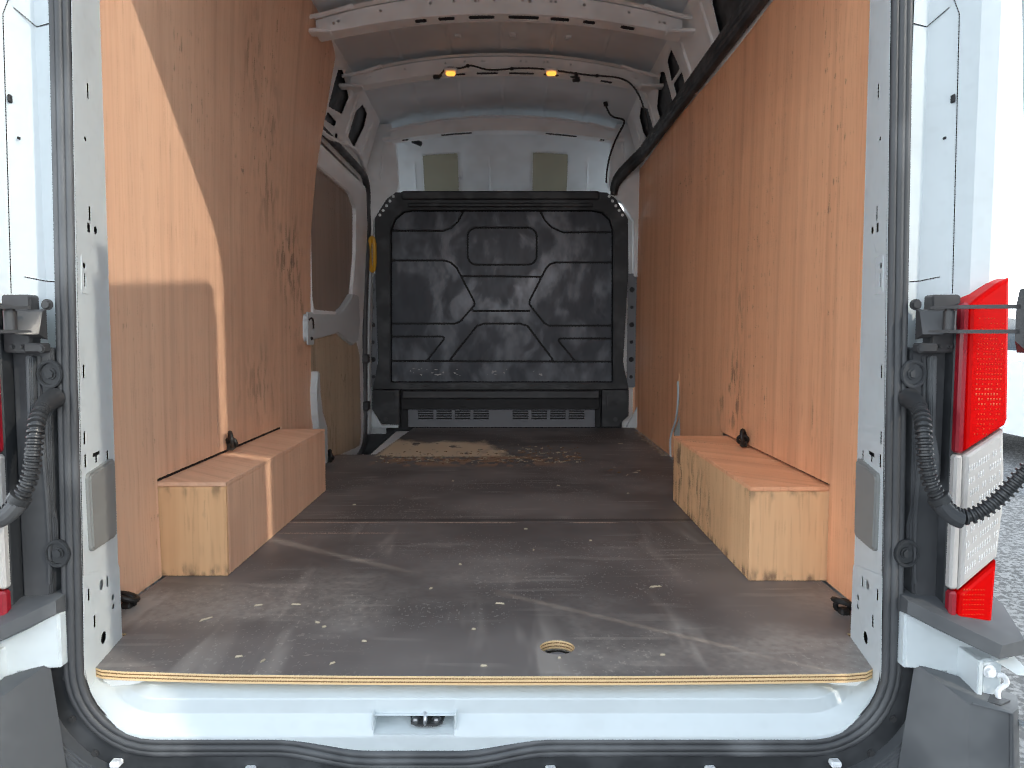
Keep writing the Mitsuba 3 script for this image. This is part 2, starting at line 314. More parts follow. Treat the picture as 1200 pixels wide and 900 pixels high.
# ---- roof skin, bows, ribs
xs = np.linspace(-0.92, 0.92, 41)
def roof_z(x, y): return arc_roof(x, 2.10 - 0.025 * np.clip((y - 2.8) / 0.8, 0, 1.5) ** 2, 0.085)
ys = np.linspace(-0.075, 3.95, 28)
roof = add('roof', grid([[(x, y, roof_z(x, y)) for x in xs] for y in ys]), 'roof_skin', V, smooth=True)
for i, x in enumerate((-0.52, -0.26, 0.0, 0.26, 0.52)):
    yy = np.linspace(0.1, 3.7, 40)
    G = [[(x + dx, y, roof_z(x + dx, y) - dz) for dx, dz in ((-.012, .0005), (-.006, .004), (.006, .004), (.012, .0005))] for y in yy]
    add('swage', grid(G), 'roof_skin', roof, smooth=True)
def bow(y, zc, half, drop, depth, wid, slots, holes):
    X = np.linspace(-half, half, 61)
    top = arc_roof(X, zc, drop, half); bot = top - depth * (1 - 0.25 * (np.abs(X) / half) ** 4)
    face = Polygon(list(zip(X, top)) + list(zip(X[::-1], bot[::-1])))
    def zat(x): return arc_roof(np.array(x), zc, drop, half)
    cut = [Point(x, float(zat(x)) - depth * f).buffer(r) for x, f, r in holes]
    fc = face.difference(unary_union(cut)) if cut else face
    parts = [slab(fc, 'xz', y, y + .0025)]
    # underside with punched slots
    und = sbox(-half, 0, half, wid)
    if slots: und = und.difference(unary_union([rrect(a, b, wid * .22, wid * .70, .008) for a, b in slots]))
    m = slab(und, 'xy', -.0025, 0)
    m = m.subdivide_to_size(0.06)
    v = np.array(m.vertices); v[:, 1] += y + .001
    v[:, 2] += np.interp(v[:, 0], X, bot); m = trimesh.Trimesh(v, m.faces, process=False)
    parts += [m, slab(face, 'xz', y + wid, y + wid + .0025)]
    # glued top flange in front and behind
    for a, b in ((-0.045, 0.0), (wid, wid + .045)):
        parts.append(grid([[(x, y + q, float(zat(x)) + .004 + (0.0 if 0 <= q <= wid else -.002)) for x in X] for q in (a, b)]))
    k = add('roof_bow', parts, 'inner_paint', V, smooth=35)
    for a, b in slots:
        za, zb = float(np.interp(a, X, bot)), float(np.interp(b, X, bot))
        add('slot_blank', hull([(x, yy, z + dz) for x, z in ((a - .01, za), (b + .01, zb)) for yy in (y + wid * .12, y + wid * .8) for dz in (.0015, .004)]), 'groove_black', k, smooth=False)
    for s in (-1, 1):
        x = s * (half - .07)
        add('gusset', [rbox(min(x, x + s * .12), max(x, x + s * .12), y - .05, y + .012, float(np.interp(x, X, bot)) - .022, float(np.interp(x, X, bot)) - .006, .004),
                       tube(spline([(x - s * .10, y - .055, float(np.interp(x - s * .1, X, top)) - .004), (x, y - .06, float(np.interp(x, X, top)) - .012), (x + s * .10, y - .055, float(np.interp(x, X, top)) - .03)], 12), .009, 8)], 'inner_paint', k)
    return k, X, top, bot
BS = [(-.36, -.31), (-.26, -.19), (-.13, -.02), (.04, .17), (.22, .30), (.36, .41), (.52, .58)]
BH = [(-.70, .45, .006), (-.68, .40, .006), (-.50, .35, .006), (-.29, .3, .006), (-.19, .3, .006), (-.10, .33, .006), (-.085, .33, .004), (.10, .3, .006), (.13, .34, .007), (.22, .28, .006), (.24, .28, .006), (.36, .3, .006), (.55, .3, .006), (.68, .45, .006), (.70, .42, .006), (-.02, .3, .004)]
bow(0.62, 2.065, 0.755, 0.105, 0.075, 0.085, BS, BH)
bow(1.86, 2.065, 0.775, 0.105, 0.075, 0.085, BS, BH)
b2 = bow(2.60, 2.065, 0.785, 0.105, 0.070, 0.080, BS, BH)
bow(3.50, 1.995, 0.715, 0.080, 0.075, 0.10, [(-.66, -.61), (-.40, -.20), (.27, .47), (.62, .67)], [(-.45, .8, .006), (-.5, .8, .006), (.6, .8, .006), (-.25, .4, .004), (0.02, .4, .004), (.3, .4, .004)])
for x in (-0.21, 0.06, 0.33):
    add('roof_clip', rbox(x - .016, x + .016, 2.37, 2.40, float(roof_z(x, 2.38)) - .016, float(roof_z(x, 2.38)), .003), 'white_clip', roof)

# ---- upper side frames with their punched openings
def side_upper(s, holes, y0, y1):
    z0, z1 = 1.60, 2.035
    P = sbox(y0, z0, y1, z1).difference(unary_union([rpoly(h, .010) for h in holes]))
    m = slab(P, 'yz', 0.0, 0.0035).subdivide_to_size(0.15)
    v = np.array(m.vertices); off = v[:, 0].copy()
    v[:, 0] = 0.906 - 0.129 * ((v[:, 2] - z0) / (z1 - z0)) ** 1.1 + off
    m = trimesh.Trimesh(v, m.faces, process=False)
    k = add('upper_side_frame', mirror(m, s), 'inner_paint', V, smooth=20)
    # pressed beads and doubled post edges
    def xs_(z): return 0.906 - 0.129 * ((z - z0) / (z1 - z0)) ** 1.1
    add('cavity_lining', mirror(grid([[(xs_(z) + .018, y, z) for z in np.linspace(z0 + .01, z1, 6)] for y in (y0, y1)]), s), 'black_plastic', k, smooth=True)
    for (ya, za, yb, zb) in [(2.0, 1.70, 2.03, 1.93), (2.86, 1.74, 2.88, 1.96), (3.30, 1.70, 3.36, 1.93), (1.64, 1.74, 1.66, 1.95)]:
        p = spline([(xs_(za) - .002, ya, za), (xs_((za + zb) / 2) - .002, (ya + yb) / 2, (za + zb) / 2), (xs_(zb) - .002, yb, zb)], 10)
        add('bead', mirror(tube(p, .010, 8), s), 'inner_paint', k)
    return k
LH = [[(2.20, 1.86), (2.36, 1.86), (2.33, 1.95), (2.21, 1.97)], [(2.16, 1.76), (2.34, 1.76), (2.34, 1.845), (2.16, 1.845)], [(2.43, 1.765), (2.70, 1.80), (2.74, 1.90), (2.50, 1.965), (2.42, 1.94)],
      [(2.42, 1.70), (2.62, 1.715), (2.66, 1.745), (2.45, 1.745)], [(2.68, 1.66), (2.74, 1.67), (2.73, 1.70), (2.67, 1.70)], [(2.93, 1.74), (3.12, 1.72), (3.22, 1.87), (3.20, 1.94), (3.04, 1.95), (2.94, 1.88)], [(2.25, 1.70), (2.33, 1.70), (2.33, 1.73), (2.25, 1.735)]]
side_upper(-1, LH, 0.3, 3.55)
RH = [[(0.55, 1.71), (1.02, 1.71), (1.02, 1.99), (0.55, 1.99)], [(1.07, 1.71), (1.50, 1.71), (1.56, 1.80), (1.55, 1.90), (1.46, 1.985), (1.07, 1.99)], [(2.16, 1.86), (2.36, 1.86), (2.33, 1.95), (2.21, 1.97)], [(2.15, 1.755), (2.34, 1.755), (2.34, 1.845), (2.15, 1.845)],
      [(2.43, 1.76), (2.76, 1.76), (2.76, 1.85), (2.50, 1.955), (2.42, 1.93)], [(2.95, 1.72), (3.12, 1.72), (3.22, 1.84), (3.20, 1.92), (3.10, 1.95), (2.95, 1.90)]]
side_upper(1, RH, 0.3, 3.55)

# ---- upper pillars beside the bulkhead
for s in (-1, 1):
    pl = Polygon([(.95, 1.0), (.95, 1.75), (.80, 1.98), (.73, 1.98), (.70, 1.86), (.685, 1.60), (.70, 1.52), (.775, 1.48), (.852, 1.36), (.856, 1.0)])
    k = add('upper_pillar', mirror(bevslab(pl, 'xz', 3.66, 3.585, .004), s), 'inner_paint', V, smooth=25)
    add('bead', mirror(tube(spline([(.80, 3.588, 1.62), (.79, 3.588, 1.75), (.765, 3.588, 1.88)], 10), .008, 8), s), 'inner_paint', k)
# ---- cab header seen above the bulkhead
G = [[(x, y, z - .05 * (abs(x) / .8) ** 2) for x in np.linspace(-.86, .86, 21)] for y, z in ((4.04, 1.60), (4.02, 1.64), (3.93, 1.84), (3.84, 1.95), (3.70, 2.07))]
hd = add('cab_header', grid(G), 'inner_paint', V, smooth=True)
for x0, x1 in ((-.56, -.32), (.20, .44)):
    pad = np.array([[(x, y - .012, z - .05 * (abs(x) / .8) ** 2) for x in np.linspace(x0, x1, 5)] for y, z in ((4.030, 1.60), (3.93, 1.835), (3.905, 1.87))])
    add('foam_pad', grid(pad), 'foam', hd, smooth=True)
for x in (-.62, -.10, .58):
    add('header_swage', tube([(x, 4.015, 1.63 - .05 * (abs(x) / .8) ** 2), (x, 3.925, 1.838 - .05 * (abs(x) / .8) ** 2)], .004, 6), 'inner_paint', hd)
for s in (-1, 1):
    add('cab_pillar', mirror(rbox(.80, .985, 3.69, 3.71, -.30, 2.02, .002), s), 'inner_paint', V)
add('cab_step', rbox(-.80, .80, 3.69, 3.71, -.30, .135, .002), 'black_plastic', V)
add('cab_floor', rbox(-.95, .95, 3.75, 5.6, -.35, -.30), 'black_plastic', V)

# ------------------------------------------------------------------ bulkhead
B = num(f'{V}__bulkhead')
def mp(pts): return Polygon(pts).buffer(0)
YB = 3.60
outer = rpoly([(-.70, 1.545), (-.762, 1.50), (-.842, 1.375), (-.842, 1.02), (-.83, .44), (-.872, .254), (-.874, .083), (-.789, .011), (-.685, .011), (-.683, .14), (.641, .14), (.643, .011), (.757, .011), (.832, .083), (.83, .254), (.79, .44), (.818, 1.024), (.812, 1.375), (.733, 1.50), (.67, 1.545)], .012)
field = mp([(-.733, 1.30), (-.705, 1.37), (-.65, 1.415), (-.60, 1.424), (.58, 1.424), (.64, 1.412), (.69, 1.365), (.709, 1.30), (.716, .31), (-.743, .31)])
frame = outer.difference(field.buffer(.004))
add('bulkhead', bevslab(frame.intersection(sbox(-2, .258, 2, 2)).buffer(-.002), 'xz', YB + .03, YB - .035, .010), 'black_plastic', V, smooth=False)
add('backing_sheet', slab(outer.intersection(sbox(-2, .135, 2, 2)), 'xz', YB + .035, YB + .045), 'groove_black', B, smooth=False)
lines = [
    LineString([(-.76, 1.301), (-.40, 1.299), (-.345, 1.318), (-.30, 1.36), (-.262, 1.43)]),
    LineString([(.240, 1.43), (.27, 1.37), (.316, 1.323), (.39, 1.290), (.75, 1.290)]),
    rrect(-.237, .218, 1.079, 1.320, .06).exterior,
    LineString([(-.76, 1.107), (-.39, 1.107), (-.35, 1.095), (-.31, 1.06), (-.195, .838), (-.193, .815), (-.21, .795), (-.29, .705), (-.325, .692), (-.76, .692)]),
    LineString([(.75, 1.094), (.345, 1.094), (.305, 1.083), (.279, 1.055), (.172, .845), (.170, .822), (.185, .80), (.27, .695), (.30, .679), (.75, .679)]),
    LineString([(-.76, .607), (-.41, .607), (-.396, .600), (-.40, .585), (-.511, .447)]),
    LineString([(-.355, .455), (-.18, .675), (-.133, .692), (.111, .692), (.16, .675), (.326, .455)]),
    LineString([(.75, .594), (.375, .594), (.364, .585), (.37, .570), (.479, .440)]),
    LineString([(-.285, 1.005), (.255, 1.000)]), LineString([(-.205, .776), (.175, .776)]),
    LineString([(-.76, .445), (.75, .440)])]
pieces = polys(field.difference(unary_union([l.buffer(.0066, cap_style=2) for l in lines])))
for i, q in enumerate(sorted(pieces, key=lambda q: (-q.centroid.y, q.centroid.x))):
    q = q.buffer(-.008).buffer(.008)
    for qq in polys(q):
        if qq.area > .0004: add('moulded_panel', bevslab(qq, 'xz', YB + .036, YB + (.010 if qq.centroid.y > .46 else .0), .004), 'bulkhead_plastic', B, smooth=False)
# moulded lip round the field, shelf ledge on top
add('top_ledge', [rbox(-.66, .62, YB - .05, YB + .03, 1.492, 1.548, .008), rbox(-.62, .58, YB - .055, YB - .03, 1.445, 1.470, .006)], 'black_plastic', B)
for s in (-1, 1):
    add('fixing_bolt', [m for t in range(5) for m in bolt((s * (.70 + .022 * t) - .015, YB - .035, 1.515 - .030 * t), (0, -1, 0), .007)], 'steel', B)
# lower rail, legs, vents
add('lower_rail', rbox(-.672, .632, YB - .03, YB + .01, .198, .250, .006), 'dark_plastic', B)
add('lower_shadow_rail', rbox(-.684, .642, YB + .01, YB + .04, .12, .262, .004), 'groove_black', B)
for x0, x1 in ((-.868, -.690), (.650, .826)):
    leg = Polygon([(x0, .255), (x0, .085), (x0 + .085 if x0 < 0 else x0, .014), (x1 if x0 < 0 else x1 - .075, .014), (x1, .085 if x0 > 0 else .014), (x1, .255)]).buffer(0)
    k = add('leg', bevslab(leg, 'xz', YB + .035, YB - .045, .006), 'black_plastic', B, smooth=False)
    add('leg_boss', [bevslab(rrect(x0 + .025, x1 - .03, .115, .235, .012), 'xz', YB - .045, YB - .055, .003)], 'black_plastic', k, smooth=False)
    add('leg_bolt', bolt(((x0 + x1) / 2, YB - .047, .062), (0, -1, 0), .011), 'dark_plastic', k)
def vent(x0, x1):
    g = sbox(x0, .047, x1, .120); n = 4; w = (x1 - x0) / n
    holes = [sbox(x0 + i * w + .010, .054 + j * .0165, x0 + (i + 1) * w - .010, .054 + j * .0165 + .0105) for i in range(n) for j in range(4)]
    return unary_union(holes)
vp = sbox(-.64, .002, .61, .130).difference(vent(-.585, -.09)).difference(vent(.05, .55))
add('vent_panel', slab(vp, 'xz', YB + .02, YB + .03), 'vent_grey', B, smooth=False)
add('vent_dark', rbox(-.69, .65, YB + .04, YB + .05, -.03, .140), 'groove_black', B)
# perforated side flanges
for s, xx in ((-1, -.866), (1, .846)):
    fl = Polygon([(xx - .030, .27), (xx + .028, .27), (xx + .030, 1.02), (xx - .028, 1.02)]).buffer(-.01).buffer(.01)
    fl = fl.difference(unary_union([Point(xx, .34 + i * .115).buffer(.017 if i % 2 else .012) for i in range(6)]))
    kf = add('side_flange', slab(fl, 'xz', YB + .0, YB + .004), 'vent_grey', B, smooth=False)
    add('flange_shadow', rbox(xx - .022, xx + .022, YB + .012, YB + .014, .29, 1.0), 'groove_black', kf)
add('grab_handle', tube([(-.853 + .016 * math.cos(a) * (1.0), YB - .055, 1.141 + .108 * math.copysign(abs(math.sin(a)) ** .55, math.sin(a))) for a in np.linspace(0, 2 * np.pi, 40, endpoint=False)], .0125, 10, closed=True), 'yellow_plastic', V, label='yellow grab handle')

# ------------------------------------------------------------------ sliding door (left, closed)
D = num(f'{V}__sliding_door')
ring_o = rpoly([(2.10, -.22), (3.33, -.22), (3.42, -.1), (3.40, .62), (3.62, 1.30), (3.60, 1.56), (3.52, 1.62), (2.10, 1.62)], .03)
win = rpoly([(2.16, .75), (2.70, .75), (3.04, .83), (3.17, 1.10), (3.20, 1.38), (3.04, 1.445), (2.16, 1.445)], .05)
low = rpoly([(2.10, .02), (3.20, -.05), (3.235, .02), (3.22, .50), (3.10, .60), (2.62, .63), (2.10, .64)], .04)
inner = ring_o.buffer(-.05).difference(win).difference(low)
add('sliding_door', bevslab(inner, 'yz', -.93, -.885, .006), 'inner_paint', V, smooth=False)
add('door_skin', rbox(-.955, -.945, 2.1, 3.5, -.25, 1.65), 'inner_paint', D)
add('window_board', slab(win.buffer(.03), 'yz', -.93, -.905), 'ply_door', D, smooth=False, label='dark brown plywood board filling the sliding door window')
add('lower_board', bevslab(low.buffer(.012), 'yz', -.91, -.882, .003), 'ply_door_low', D, smooth=False, label='grubby greyish plywood board on the lower sliding door')
beam = rpoly([(1.95, .60), (1.95, .725), (2.60, .735), (2.78, .78), (3.0, .86), (3.17, .86), (3.20, .70), (3.14, .585), (2.98, .56), (2.75, .60), (2.60, .635)], .03)
add('door_beam', bevslab(beam, 'yz', -.90, -.868, .008), 'white_paint', D, smooth=False)
add('latch_plate', [bevslab(rrect(1.965, 2.075, .585, .735, .012), 'yz', -.868, -.862, .003)], 'white_paint', D, smooth=False)
add('latch_loop', [tube(spline([(-.859, 1.985, .70), (-.857, 2.04, .70), (-.857, 2.05, .66)], 12), .004, 6)] + bolt((-.862, 2.02, .615), (1, 0, 0), .006), 'cable_black', D)
# black rubber round the door opening
op = [(2.02, 1.640), (3.40, 1.640), (3.50, 1.63), (3.56, 1.58), (3.60, 1.48), (3.585, 1.30), (3.46, .95), (3.40, .62), (3.385, .30), (3.36, .0), (3.28, -.10), (3.05, -.13)]
P = chaikin([(-.885, a, b) for a, b in op])
add('opening_seal', tube(P, .021, 10), 'rubber', V, label='black rubber seal of the side door opening')
add('opening_rail', tube(spline([(-.872, 2.02, 1.675), (-.872, 2.8, 1.675), (-.872, 3.42, 1.67), (-.872, 3.56, 1.60)], 30), .012, 8), 'inner_paint', V)
for z in (.47, .17):
    add('seal_clip', rbox(-.900, -.850, 3.33, 3.40, z - .028, z + .028, .006), 'black_plastic', V)
add('door_post', slab(rpoly([(3.41, -.02), (3.48, -.02), (3.50, .5), (3.66, 1.1), (3.68, 1.6), (3.62, 1.6), (3.60, 1.25), (3.45, .7), (3.42, .3)], .01), 'yz', -.93, -.86), 'white_paint', V, smooth=False)
add('sill_gusset', slab(Polygon([(-.90, .012), (-.90, .16), (-.88, .16), (-.80, .035), (-.69, .03), (-.69, .012)]), 'xz', 3.50, 3.52), 'white_paint', V, smooth=False)
add('sill_gusset', slab(Polygon([(.90, .012), (.90, .16), (.88, .16), (.80, .012)]), 'xz', 3.50, 3.52), 'white_paint', V, smooth=False)
# white B-post foot beside the left wheel box
post = rpoly([(2.10, .0), (2.10, .18), (2.07, .26), (2.06, .36), (2.09, .46), (2.13, .46), (2.14, .36), (2.18, .26), (2.26, .18), (2.27, .0)], .008)
add('post_foot', bevslab(post, 'yz', -.90, -.852, .006), 'white_paint', V, smooth=False)

# ------------------------------------------------------------------ linings
def lining(poly, s, x0, thick, bend, lab, mat):
    m = slab(poly, 'yz', 0, thick).subdivide_to_size(0.16)
    v = np.array(m.vertices); off = v[:, 0].copy()
    v[:, 0] = s * (x0 + off - bend(v[:, 1], v[:, 2]))
    m = trimesh.Trimesh(v, m.faces, process=False); m.fix_normals()
    return thing('lining_board', m, mat, lab, 'lining board', None, smooth=20)
lp = Polygon([(.150, -.0), (2.09, .0), (2.085, .6), (2.09, 1.1), (2.13, 1.4), (2.22, 1.68), (2.27, 1.95), (2.18, 1.985), (2.02, 2.02), (.150, 2.03)])
lp = lp.difference(sbox(.514, -.1, 1.612, .264)).difference(sbox(.935, .28, .942, .40))
lining(lp, -1, .878, .009, lambda y, z: .105 * np.clip((z - 1.0) / 1.0, 0, 2) ** 1.6 * np.clip(y / 1.7, 0.15, 1) - .004 * np.sin(z * 4), 'tall left plywood lining board crossed by a sharp edge of sunlight', 'ply_left')
rb = lambda y, z: -.002 * np.sin(y * 3 + z * 2) - .006 * np.clip((z - .8) / .8, 0, 1)
r1 = sbox(.150, -.0, 1.4985, 1.725).difference(sbox(.474, -.1, 1.6, .258))
lining(r1, 1, .875, .009, rb, 'right plywood lining board next to the rear door opening, behind the wheel box', 'ply_right')
r2 = Polygon([(1.5005, 0), (3.70, 0), (3.70, 1.725), (1.5005, 1.725)]).difference(sbox(1.4, -.1, 1.45, .258))
slit = Polygon([(2.245, -.01), (2.235, .17), (2.265, .25), (2.262, .44), (2.285, .445), (2.292, .26), (2.33, .20), (2.42, .13), (2.43, -.01)])
nicks = unary_union([Polygon([(y, -.01), (y + .03, -.01), (y + .02, .012 + .02 * rng.random()), (y + .008, .016)]) for y in (2.55, 2.75, 2.98, 3.2, 3.33)])
lining(r2.difference(slit).difference(nicks), 1, .875, .009, rb, 'right plywood lining board reaching the black bulkhead, with a white slit at its foot', 'ply_right')
add('post_foot', [slab(Polygon([(2.20, -.02), (2.20, .46), (2.32, .46), (2.46, .14), (2.46, -.02)]), 'yz', .890, .894), tube(spline([(.872, 2.425, .0), (.872, 2.42, .12), (.872, 2.33, .195), (.872, 2.292, .25), (.872, 2.287, .40)], 30), .005, 6)], 'white_paint', V, smooth=25)
# black trim strip over the right lining
tp = [(.862, .3, 1.742), (.862, 3.30, 1.742), (.845, 3.46, 1.73), (.79, 3.53, 1.68), (.735, 3.555, 1.615), (.715, 3.56, 1.545)]
pth = np.vstack([np.linspace(tp[0], tp[1], 12)[:-1], spline(tp[1:], 16)])
st = [tube(pth + np.array([0, 0, dz]), r, 10) for dz, r in ((-.021, .023), (.003, .027), (.026, .022))]
add('trim_strip', st, 'black_plastic', V, label='black padded strip capping the right lining')

# ------------------------------------------------------------------ floor boards
LAY = [(-.0045, -.0008, 'ply_pale'), (-.0075, -.0045, 'ply_brown'), (-.0115, -.0075, 'ply_pale'), (-.0145, -.0115, 'ply_brown'), (-.0185, -.0145, 'ply_pale')]
def board(poly, lab, mat='floor_film'):
    k = root('floor_board', lab, 'floor board')
    add('film', slab(poly, 'xy', -.0008, 0), mat, k, smooth=False)
    for i, (a, b, mm) in enumerate(LAY):
        add('ply_layer', slab(poly.buffer((.0006, -.0006, .0004, -.0008, .0002)[i]), 'xy', a, b), mm, k, smooth=False)
    return k
rearedge = [(-.764, -.012), (-.760, -.033), (-.742, -.043), (-.70, -.050), (-.5, -.063), (-.25, -.069), (0, -.071), (.3, -.070), (.5, -.066), (.70, -.060), (.738, -.053), (.758, -.038), (.763, -.012)]
rearp = Polygon(rearedge + [(.7805, .108), (.7805, .135), (.866, .138), (.868, 1.092), (-.871, 1.092), (-.869, .138), (-.7805, .135), (-.7805, .108)]).difference(Point(.149, .062).buffer(.036, quad_segs=12))
board(rearp, 'dark brown rear floor board with a pale ply edge and a round hole, dusty and scuffed')
frontp = Polygon([(-.871, 1.0945), (.868, 1.0945), (.868, 3.60), (-.60, 3.60), (-.625, 3.1), (-.655, 2.60), (-.66, 2.52), (-.70, 2.50), (-.871, 2.50)])
board(frontp, 'dark brown front floor board by the bulkhead with a worn bare patch')
add('floor_hole_shadow', tube([(.149, .062, -.0232), (.149, .062, -.0228)], .0375, 24), 'groove_black', V)
add('lashing_eye', [tube([(.149, .050, -.0226), (.149, .050, -.015), (.149, .050, -.011)], [.024, .022, .014], 24)], 'vent_grey', V)

# ------------------------------------------------------------------ wheel boxes
def wheel_box(s, xin, xout, y0, y1, h, lab):
    k = root('wheel_box', lab, 'wheel box', None)
    t = .012
    add('end_board', mirror(rbox(xin, xout, y0, y0 + t, .001, h - t, .0012), s), 'ply_box', k)
    add('side_board', mirror(rbox(xin, xin + t, y0 + t + .0008, y1, .001, h - t, .0012), s), 'ply_left' if s < 0 else 'ply_box', k)
    add('top_board', mirror(rbox(xin - .001, xout, y0 - .001, y1 + .001, h - t + .0006, h, .0015), s), 'ply_left' if s < 0 else 'ply_right', k)
    gap = sbox(y0 - .016, .0, y1 + .016, h + .016).difference(sbox(y0 + .002, -.1, y1 - .002, h - .002))
    add('edge_seal', mirror(slab(gap, 'yz', .8885, .8895), s), 'groove_black', k, smooth=False)
    add('back_board', mirror(rbox(xin + t, xout, y1 - t, y1, .001, h - t, .0012), s), 'ply_box', k)
wheel_box(-1, .704, .905, .520, 1.600, .254, 'plywood wheel arch box against the left lining with a sunlit streak')
wheel_box(1, .675, .905, .480, 1.430, .250, 'plywood wheel arch box against the right lining board')

# lashing rings
def lash(c, ax, lab=None, mat='cable_black'):
    c = np.asarray(c, float)
    add('lashing_ring', [ring(c + np.array([0, 0, .004]), ax, .024, .0065), rbox(c[0] - .011, c[0] + .011, c[1] - .012, c[1] + .012, c[2] - .030, c[2] - .008, .004), ring(c + np.array([0, .008, -.006]), (0.3, 1, .5), .016, .006)], mat, V, label=lab)
lash((-.858, .985, .296), (1, .5, .1), 'black lashing ring on the left wheel box')
lash((.848, 1.12, .285), (1, -.6, .2), 'black lashing ring on the right wheel box')
lash((-.842, 2.26, .034), (1, .5, 0), 'black lashing ring at the foot of the left post')
lash((.826, .250, .022), (.3, .2, .9))
lash((-.858, .29, .022), (.3, .2, .9))

# ------------------------------------------------------------------ courtesy lamps and wiring
for x in (-.262, .258):
    z = float(np.interp(x, b2[1], b2[3]))
    k = add('courtesy_lamp', rbox(x - .034, x + .034, 2.568, 2.598, z - .006, z + .016, .006), 'white_clip', V, label='courtesy lamp glowing amber under the roof bow')
    m = rbox(x - .025, x + .025, 2.560, 2.594, z - .024, z - .0065, .008)
    kk = add('lens', m, 'lamp_glow', k)
    scene[kk]['emitter'] = {'type': 'area', 'radiance': C(0.17, 0.062, 0.009)}
loom = [(-.34, 2.575, 1.958), (-.327, 2.575, 1.955), (-.300, 2.58, 1.985), (-.287, 2.58, 1.998), (-.208, 2.58, 2.000), (-.173, 2.58, 2.012), (-.098, 2.58, 1.998), (.055, 2.58, 1.998), (.274, 2.58, 1.989), (.494, 2.58, 1.962), (.66, 2.585, 1.930), (.715, 2.585, 1.86), (.765, 2.60, 1.70)]
k = add('wiring_loom', tube(spline(loom, 70), .0048, 8), 'cable_black', V)
for q in (loom[5], loom[7], loom[8], loom[9]): add('loom_clip', rbox(q[0] - .009, q[0] + .009, q[1] - .008, q[1] + .008, q[2] - .008, q[2] + .008, .004), 'cable_black', k)
add('loom_plug', [rbox(-.352, -.315, 2.56, 2.59, 1.945, 1.963, .005), tube([(.385, 2.57, 1.972), (.385, 2.56, 1.935)], .009, 8), rbox(.365, .405, 2.55, 2.57, 1.925, 1.94, .004)], 'cable_black', k)
cb = [(.627, 3.30, 2.02), (.640, 3.30, 1.985), (.665, 3.3, 1.952), (.742, 3.33, 1.935), (.725, 3.38, 1.88), (.690, 3.45, 1.80), (.672, 3.52, 1.72), (.665, 3.56, 1.60)]
k = add('hanging_cable', tube(spline(cb, 50), .006, 8), 'cable_black', V)
add('cable_plug', tube([(.624, 3.30, 2.035), (.628, 3.30, 2.012)], .014, 10), 'cable_black', k)
add('header_plug', tube(spline([(-.60, 3.70, 1.90), (-.57, 3.68, 1.885), (-.545, 3.67, 1.872)], 8), .017, 8), 'cable_black', V)

# ------------------------------------------------------------------ rear frame: jambs
def jamb_pos(u, z, s, off=0.0):
    t = u / .182
    ax, ay, bx, by = -.755 + .022 * z, -.07, -.7835 + .0045 * z, .11
    d = np.array([bx - ax, by - ay]); L = math.hypot(*d); nx, ny = d[1] / L, -d[0] / L
    return (-s) * (ax + d[0] * t + nx * off), ay + d[1] * t + ny * off, z
def jamb_mesh(poly, s, a, b):
    m = slab(poly, 'xy', a, b).subdivide_to_size(0.12)
    v = np.array([jamb_pos(p[0], p[1], s, p[2]) for p in m.vertices])
    m = trimesh.Trimesh(v, m.faces, process=False); m.fix_normals(); return m
def dash(u, z0, z1, w=.014, du=.0): return Polygon([(u - w / 2, z0), (u + w / 2, z0), (u + w / 2 + du, z1), (u - w / 2 + du, z1)])
def ell(u, z, a, b): return affinity.scale(Point(u, z).buffer(1, quad_segs=6), a, b)
for nm, s in SIDE:
    up = Polygon([(-.02, .199), (.183, .159), (.183, 2.02), (-.02, 2.02)])
    cuts = [dash(.076, 1.096, 1.124, .012), ell(.051, 1.015, .008, .004), dash(.068, .866, .893, .012), sbox(.0505, .843, .0695, .860), ell(.104, .852, .011, .0075), ell(.025, .777, .010, .006), dash(.027, .738, .763, .011), dash(.012, .568, .593, .010), dash(.0095, .443, .468, .010), dash(.012, .399, .424, .010), dash(.140, .390, .412, .010), sbox(.053, .411, .094, .4185).union(sbox(.067, .398, .078, .412)), dash(.074, 1.46, 1.49, .012), dash(.10, 1.74, 1.77, .012), dash(.13, 1.60, 1.63, .012)]
    k = add('rear_pillar', jamb_mesh(up.difference(unary_union(cuts)), s, -.0006, 0), 'white_paint', V, smooth=False)
    add('raised_pad', jamb_mesh(rrect(.008, .068, .725, .796, .006).difference(unary_union([ell(.025, .777, .010, .006), dash(.027, .738, .763, .011)])), s, .0, .0012), 'white_paint', k, smooth=False)
    padp = Polygon([(.008, .386), (.160, .393), (.160, .228), (.020, .234)]).buffer(-.012).buffer(.012)
    add('cover_pad', [jamb_mesh(padp, s, 0, .006), jamb_mesh(padp.buffer(-.005), s, .006, .009)], 'grey_pad', k, smooth=False, label='grey rubber cover pad')
    lo = Polygon([(-.02, -.05), (.187, -.05), (.183, .152), (.178, .161), (-.02, .201)]).buffer(-.004).buffer(.004)
    cuts = [dash(.0075, .144, .167, .009), dash(.109, .136, .158, .010), ell(.075, .152, .0125, .010), ell(.138, .104, .008, .0058), ell(.139, .084, .0075, .0055), dash(.035, .081, .105, .010), ell(.080, .042, .014, .012)]
    add('lower_plate', jamb_mesh(lo.difference(unary_union(cuts)), s, .0024, .0030), 'white_paint', k, smooth=False)
    add('pillar_core', jamb_mesh(Polygon([(-.01, -.05), (.175, -.05), (.175, 2.0), (-.01, 2.0)]), s, -.0075, -.0065), 'groove_black', k, smooth=False)
    add('pillar_return', mirror(hull([(x, y, z) for z in (-.02, 2.0) for x, y in ((.7835 - .0045 * z, .109), (.7835 - .0045 * z, .112), (.905, .128), (.905, .131))]), s), 'white_paint', k, smooth=False)

